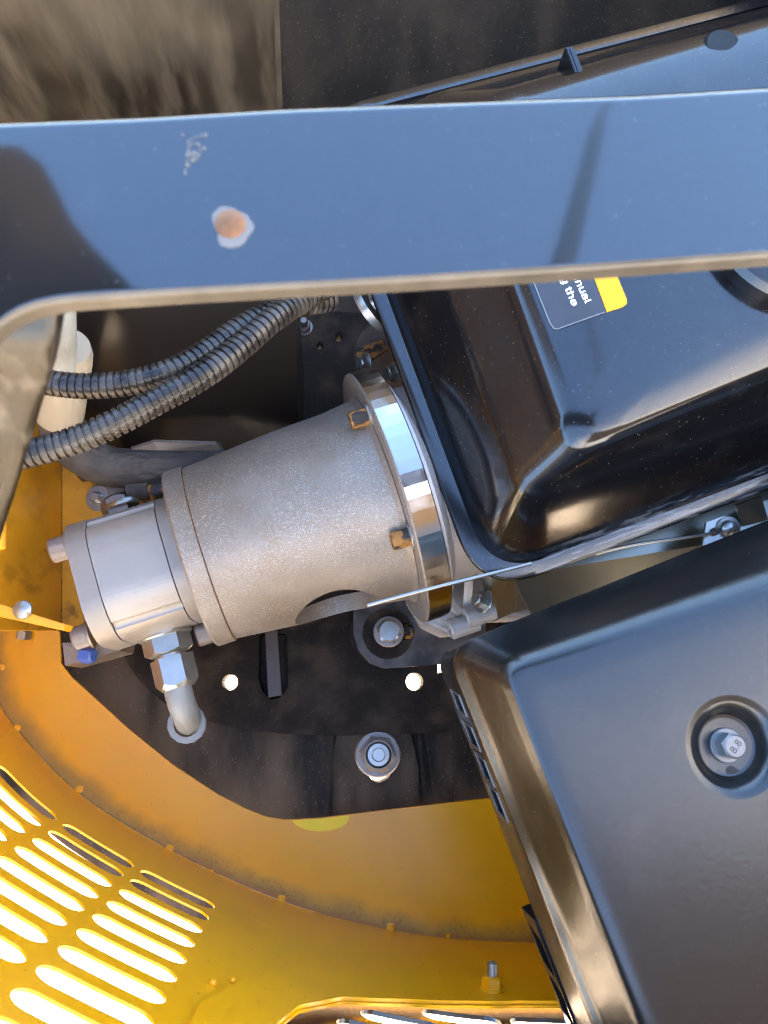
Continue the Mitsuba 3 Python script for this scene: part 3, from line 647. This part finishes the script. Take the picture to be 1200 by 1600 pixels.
def vent_rim(px, py, z, length, height, shear):
    c = at(px, py, z); c = c + LN * ((rim_w[0] - c) @ LN)
    x = np.array([[-length / 2 - shear, -height / 2], [length / 2 - shear, -height / 2], [length / 2 + shear, height / 2], [-length / 2 + shear, height / 2]])
    p = sg.Polygon(x); e = tm(m3.Manifold.extrude(cs(p.buffer(.00045, join_style=2).difference(p)), .0016).translate((0, 0, -.0008)))
    m = np.eye(4); m[:3, 0], m[:3, 1], m[:3, 2] = LD, (0, 0, 1), np.cross(LD, (0, 0, 1)); m[:3, 3] = c
    e.apply_transform(m); return e
put('engine_cover__shell', tm(cm), COVER, smooth=24)
for k_ in range(4):
    put('engine_cover__vent_rim', vent_rim(698 + 19.5 * k_, 1105 + 52 * k_, .665, .0120 + .0014 * k_, .021, .002), STEEL)
# lower louvred skirt of the cover
s0, s1 = at(822, 1425, .62), at(1030, 1960, .62)
sk = np.array([s0, s1, s1 - LN * .02, s0 - LN * .02])[:, :2]
skirt = m3.Manifold.extrude(cs(sg.Polygon(sk)), .030).translate((0, 0, .608))
for k_ in range(7):
    e = tm(m3.Manifold.extrude(m3.CrossSection([np.array([[-.013, -.011], [.009, -.011], [.013, .011], [-.009, .011]])], m3.FillRule.NonZero), .03).translate((0, 0, -.005)))
    m = np.eye(4); m[:3, 0], m[:3, 1], m[:3, 2] = LD, (0, 0, 1), np.cross(LD, (0, 0, 1)); m[:3, 3] = s0 + LD * (.022 + .029 * k_) + np.array([0, 0, .004]) - LN * .008
    e.apply_transform(m); skirt = skirt - man(e)
put('engine_cover__louvre_skirt', tm(skirt), SATIN)
bz = bc + np.array([0, 0, -.0093])
put('engine_cover__bolt', move(hexbolt(.0118, .0088, .0088, .0016), frame(bz, (0, 0, 1), (1, .3, 0))), mat('grey_bolt', base_color=(.20, .20, .20), metallic=.6, roughness=.35), smooth=28)
tag('engine_cover__bolt', 'grey hex bolt marked 8.8 in a round dished recess')
w = meshkit.text_mesh('8.8', .0034, .0002); w.apply_translation((-w.bounds.mean(0)[0], -.0017, 0)); w.apply_transform(trimesh.transformations.rotation_matrix(math.radians(52), (0, 0, 1)))
w.apply_translation(bz + np.array([0, 0, .0104])); put('engine_cover__bolt__grade_mark', w, DARK)
put('engine_cover__drain_slot', slab(sg.LineString([at(1157, 1208, FZ)[:2], at(1168, 1216, FZ)[:2]]).buffer(.0028, 8), FZ - .0096, FZ - .0092), DARK)
tag('engine_cover', 'satin black pressed engine cover with side vents and a recessed bolt at lower right', 'engine cover')

# ------------------------------------------------------------------ panels beyond the bar
put('stained_panel__sheet', sheet([at(-150, 300, .56), at(442, 300, .56), at(427, -60, .80), at(-150, -60, .80)], .004), STAIN)
put('stained_panel__edge', sheet([at(438, 300, .5612), at(446, 300, .5612), at(434, -60, .8012), at(425, -60, .8012)], .005), EDGE)
tag('stained_panel', 'glossy black panel with brown rain streaks at the top left corner', 'panel')
lin = sheet([at(380, 330, .40), at(1400, 330, .40), at(1400, -80, .54), at(380, -80, .54)], .004)
put('rear_liner', lin, mat('liner_black', base_color=proc(f_liner), roughness=.6, specular=.2)); tag('rear_liner', 'rough dark liner panel beyond the bar at top centre', 'panel')

# ------------------------------------------------------------------ frame bar in the foreground
ZB = .94
xs = np.linspace(-260, 1460, 90)
topy = np.interp(xs, [-260, 0, 210, 435, 700, 1000, 1200, 1460], [196, 182, 174, 160, 150, 140, 128, 113])
boty = np.interp(xs, [-260, -60, -20, 20, 60, 110, 300, 600, 900, 1200, 1460], [760, 590, 520, 490, 476, 468, 456, 440, 421, 399, 382])
from scipy.ndimage import gaussian_filter1d as g1
topy, boty = g1(topy, 1.5), g1(boty, 1.0)
Tp = np.array([at(a, b, ZB) for a, b in zip(xs, topy)]); Bp = np.array([at(a, b, ZB) for a, b in zip(xs, boty)])
def bar_strip(stations):
    """stations: (fraction of the way bottom edge -> top edge, offset in metres along it, drop)"""
    n = (Tp - Bp); ln = np.linalg.norm(n, axis=1, keepdims=True); n = n / ln
    rows = [Bp + n * (ln * f + o) - np.array([0, 0, dz]) for f, o, dz in stations]
    v = np.array(rows); a, b = v.shape[:2]
    i, j = np.meshgrid(np.arange(a - 1), np.arange(b - 1), indexing='ij'); q = np.stack([i * b + j, i * b + j + 1, (i + 1) * b + j + 1, (i + 1) * b + j], -1).reshape(-1, 4)
    v = v.reshape(-1, 3); v[:, 2] += (meshkit.noise(v * (9, 16, 1), 3) - .5) * .0006
    return trimesh.Trimesh(v, np.vstack([q[:, [0, 1, 2]], q[:, [0, 2, 3]]]), process=False)
arc = [(math.sin(t), math.cos(t)) for t in np.linspace(0, math.pi / 2, 7)]
E_, U_ = .0022, .0042
edge_st = [(0, .012, .0074), (0, .001, .0074), (0, 0, .0068)] + [(0, E_ * (1 - b), E_ * (1 - a)) for a, b in [(math.sin(t), math.cos(t)) for t in np.linspace(0, 1.25, 6)]]
face_st = [(0, E_ * (1 - b), E_ * (1 - a)) for a, b in [(math.sin(t), math.cos(t)) for t in np.linspace(1.25, math.pi / 2, 3)]] + [(f, .0022 * (1 - f) - U_ * f, 0) for f in (.1, .2, .3, .4, .5, .6, .7, .8, .9)] + \
          [(1, -U_ * (1 - a), U_ * (1 - b)) for a, b in [(math.sin(t), math.cos(t)) for t in np.linspace(0, 1.45, 8)]] + [(1, 0, .0076), (1, -.012, .0078)]
put('frame_bar__face', bar_strip(face_st), GLOSS, smooth=40)
put('frame_bar__pale_edge', bar_strip(edge_st), EDGE, smooth=40)  # lower edge coloured paler than the face
tag('frame_bar__pale_edge', 'pale rounded lower edge')
tag('frame_bar', 'glossy black frame bar across the foreground reflecting blue sky', 'frame bar')
hc = at(360, 352, ZB)
def blob(c, r, h, amp, seed, n=40):
    a = np.linspace(0, 2 * math.pi, n, endpoint=False); rad = r * (1 + amp * (meshkit.noise(np.stack([np.cos(a) * 2 + 5, np.sin(a) * 2 + 5, a * 0], 1), seed) - .5) * 2)
    return sg.Polygon(np.stack([c[0] + rad * np.cos(a), c[1] + rad * np.sin(a)], 1)).buffer(0)
put('frame_bar__chipped_paint', slab(blob(hc + [.0004, -.0003, 0], .0056, 0, .22, 5), ZB - .003, ZB + .0006, .0003), CHIP)
put('frame_bar__rusty_plug', move(lathe([(0, 0), (.0044, 0), (.0043, .0006), (.0036, .0010), (.0020, .0014), (0, .0015)], 40), frame(hc + [0, 0, .0004], (0, 0, 1))), RUST, smooth=40)
tag('frame_bar__rusty_plug', 'round rusty orange plug in the bar')
fl = []
for k_ in range(34):                 # scuff of flaked paint
    c = at(301 + rng.normal() * 9, 240 + rng.normal() * 15, ZB)
    fl.append(slab(blob(c, rng.uniform(.00018, .00042), 0, .4, k_, 8), ZB - .001, ZB + .0005))
put('frame_bar__paint_scuff', join(*fl), CHIP); labels['frame_bar__paint_scuff'] = {'label': 'small speckled scuff of flaked paint above the rusty plug', 'kind': 'stuff'}
# leg that slants down from the bar at the left border
lg = [(at(-140, a, z), at(b, a, z)) for a, b, z in ((470, 92, .928), (520, 84, .922), (600, 62, .90), (690, 36, .875), (765, 14, .85), (835, -8, .83), (990, -60, .78))]
L = np.array([a for a, _ in lg]); Rr = np.array([b for _, b in lg]); n_ = len(lg)
L, Rr = spline(L, 24), spline(Rr, 24); n_ = 24
sec = [L, Rr - [.003, 0, 0], Rr + [0, 0, -.0015], Rr + [0, 0, -.006], L + [0, 0, -.006]]
v = np.concatenate(sec); q = []
for a in range(5):
    b = (a + 1) % 5
    for i in range(n_ - 1): q.append([a * n_ + i, b * n_ + i, b * n_ + i + 1, a * n_ + i + 1])
q = np.array(q); lm = trimesh.Trimesh(v, np.vstack([q[:, [0, 1, 2]], q[:, [0, 2, 3]]]), process=False)
put('slanted_post', lm, LEG, smooth=30); tag('slanted_post', 'black slanted post smeared with grey dust at the left border', 'frame post')

# ------------------------------------------------------------------ out of view round the bay: added sun and reflection blockers, gas strut
ROOF_LINER = mat('added_roof_liner', base_color=(.07, .053, .035), roughness=.6)
put('added_roof__panel', slab(sg.box(.28, -1.42, 2.0, -.28).buffer(-.05).buffer(.05), 2.0, 2.02, .004), ROOF_LINER)  # unseen sun blocker, added to keep the bay in shade
for a, b in ((.32, -1.38), (1.95, -1.38), (1.95, -.34)):
    put('added_roof__post', slab(sg.box(a - .025, b - .025, a + .025, b + .025), -.35, 1.999), SATIN)
tag('added_roof', 'unseen brown panel on posts, added to shade the engine bay, mirrored in the lower cover', 'added_roof')
put('added_rear_wall', slab(sg.box(-.9, .84, 1.3, .87), -.1, .90, .003), DARK)  # unseen wall, added so the covers reflect something dark
tag('added_rear_wall', 'unseen dark wall behind the liner, added to darken reflections in the bay', 'wall')
put('added_side_panel', slab(sg.box(.470, -.20, .476, .84), .30, .90, .001), DECK)  # unseen panel, added to darken what the tank front reflects
tag('added_side_panel', 'unseen black side panel on the right, added to darken reflections in the bay', 'panel')
put('added_side_panel', join(trimesh.creation.box((.006, 1.05, .66), np.array([[1, 0, 0, -.40], [0, 1, 0, .31], [0, 0, 1, .62], [0, 0, 0, 1.]])), trimesh.creation.box((.03, 1.05, .006), np.array([[1, 0, 0, -.412], [0, 1, 0, .31], [0, 0, 1, .9535], [0, 0, 0, 1.]]))), DECK)  # unseen panel, added to darken what the tank and cover sides reflect
tag('added_side_panel_001', 'unseen black side panel on the left, added to darken reflections in the bay', 'panel')
def mirrored(px, py, h):             # the point at height h above the bar that the bar shows at this place
    p = at(px, py, ZB); m = np.array([0, 0, 2 * ZB - EYE[2]]); d = p - m; return m + d * (ZB + h - m[2]) / d[2]
put('gas_strut', sweep(np.linspace(mirrored(948, 120, 1.1), mirrored(872, 440, .5), 8), np.array([.007] * 3 + [.0125] * 5), 20), SATIN, smooth=40)
tag('gas_strut', 'black gas strut of the engine bay, mirrored as a dark stripe in the bar', 'strut')
dz = .75
sil = [mirrored(a, b, dz)[:2] for a, b in [(-700, 215), (-20, 216), (30, 222), (70, 250), (95, 300), (118, 350), (150, 390), (190, 430), (225, 480), (260, 600), (-700, 640)]]
put('bar_silhouette', slab(sg.Polygon(sil).buffer(-.01).buffer(.01), ZB + dz - .004, ZB + dz), SATIN)  # added panel, outlined so the bar mirrors a dark silhouette
tag('bar_silhouette', 'unseen black panel with rounded corner, added to mirror as a dark shape in the bar', 'silhouette')
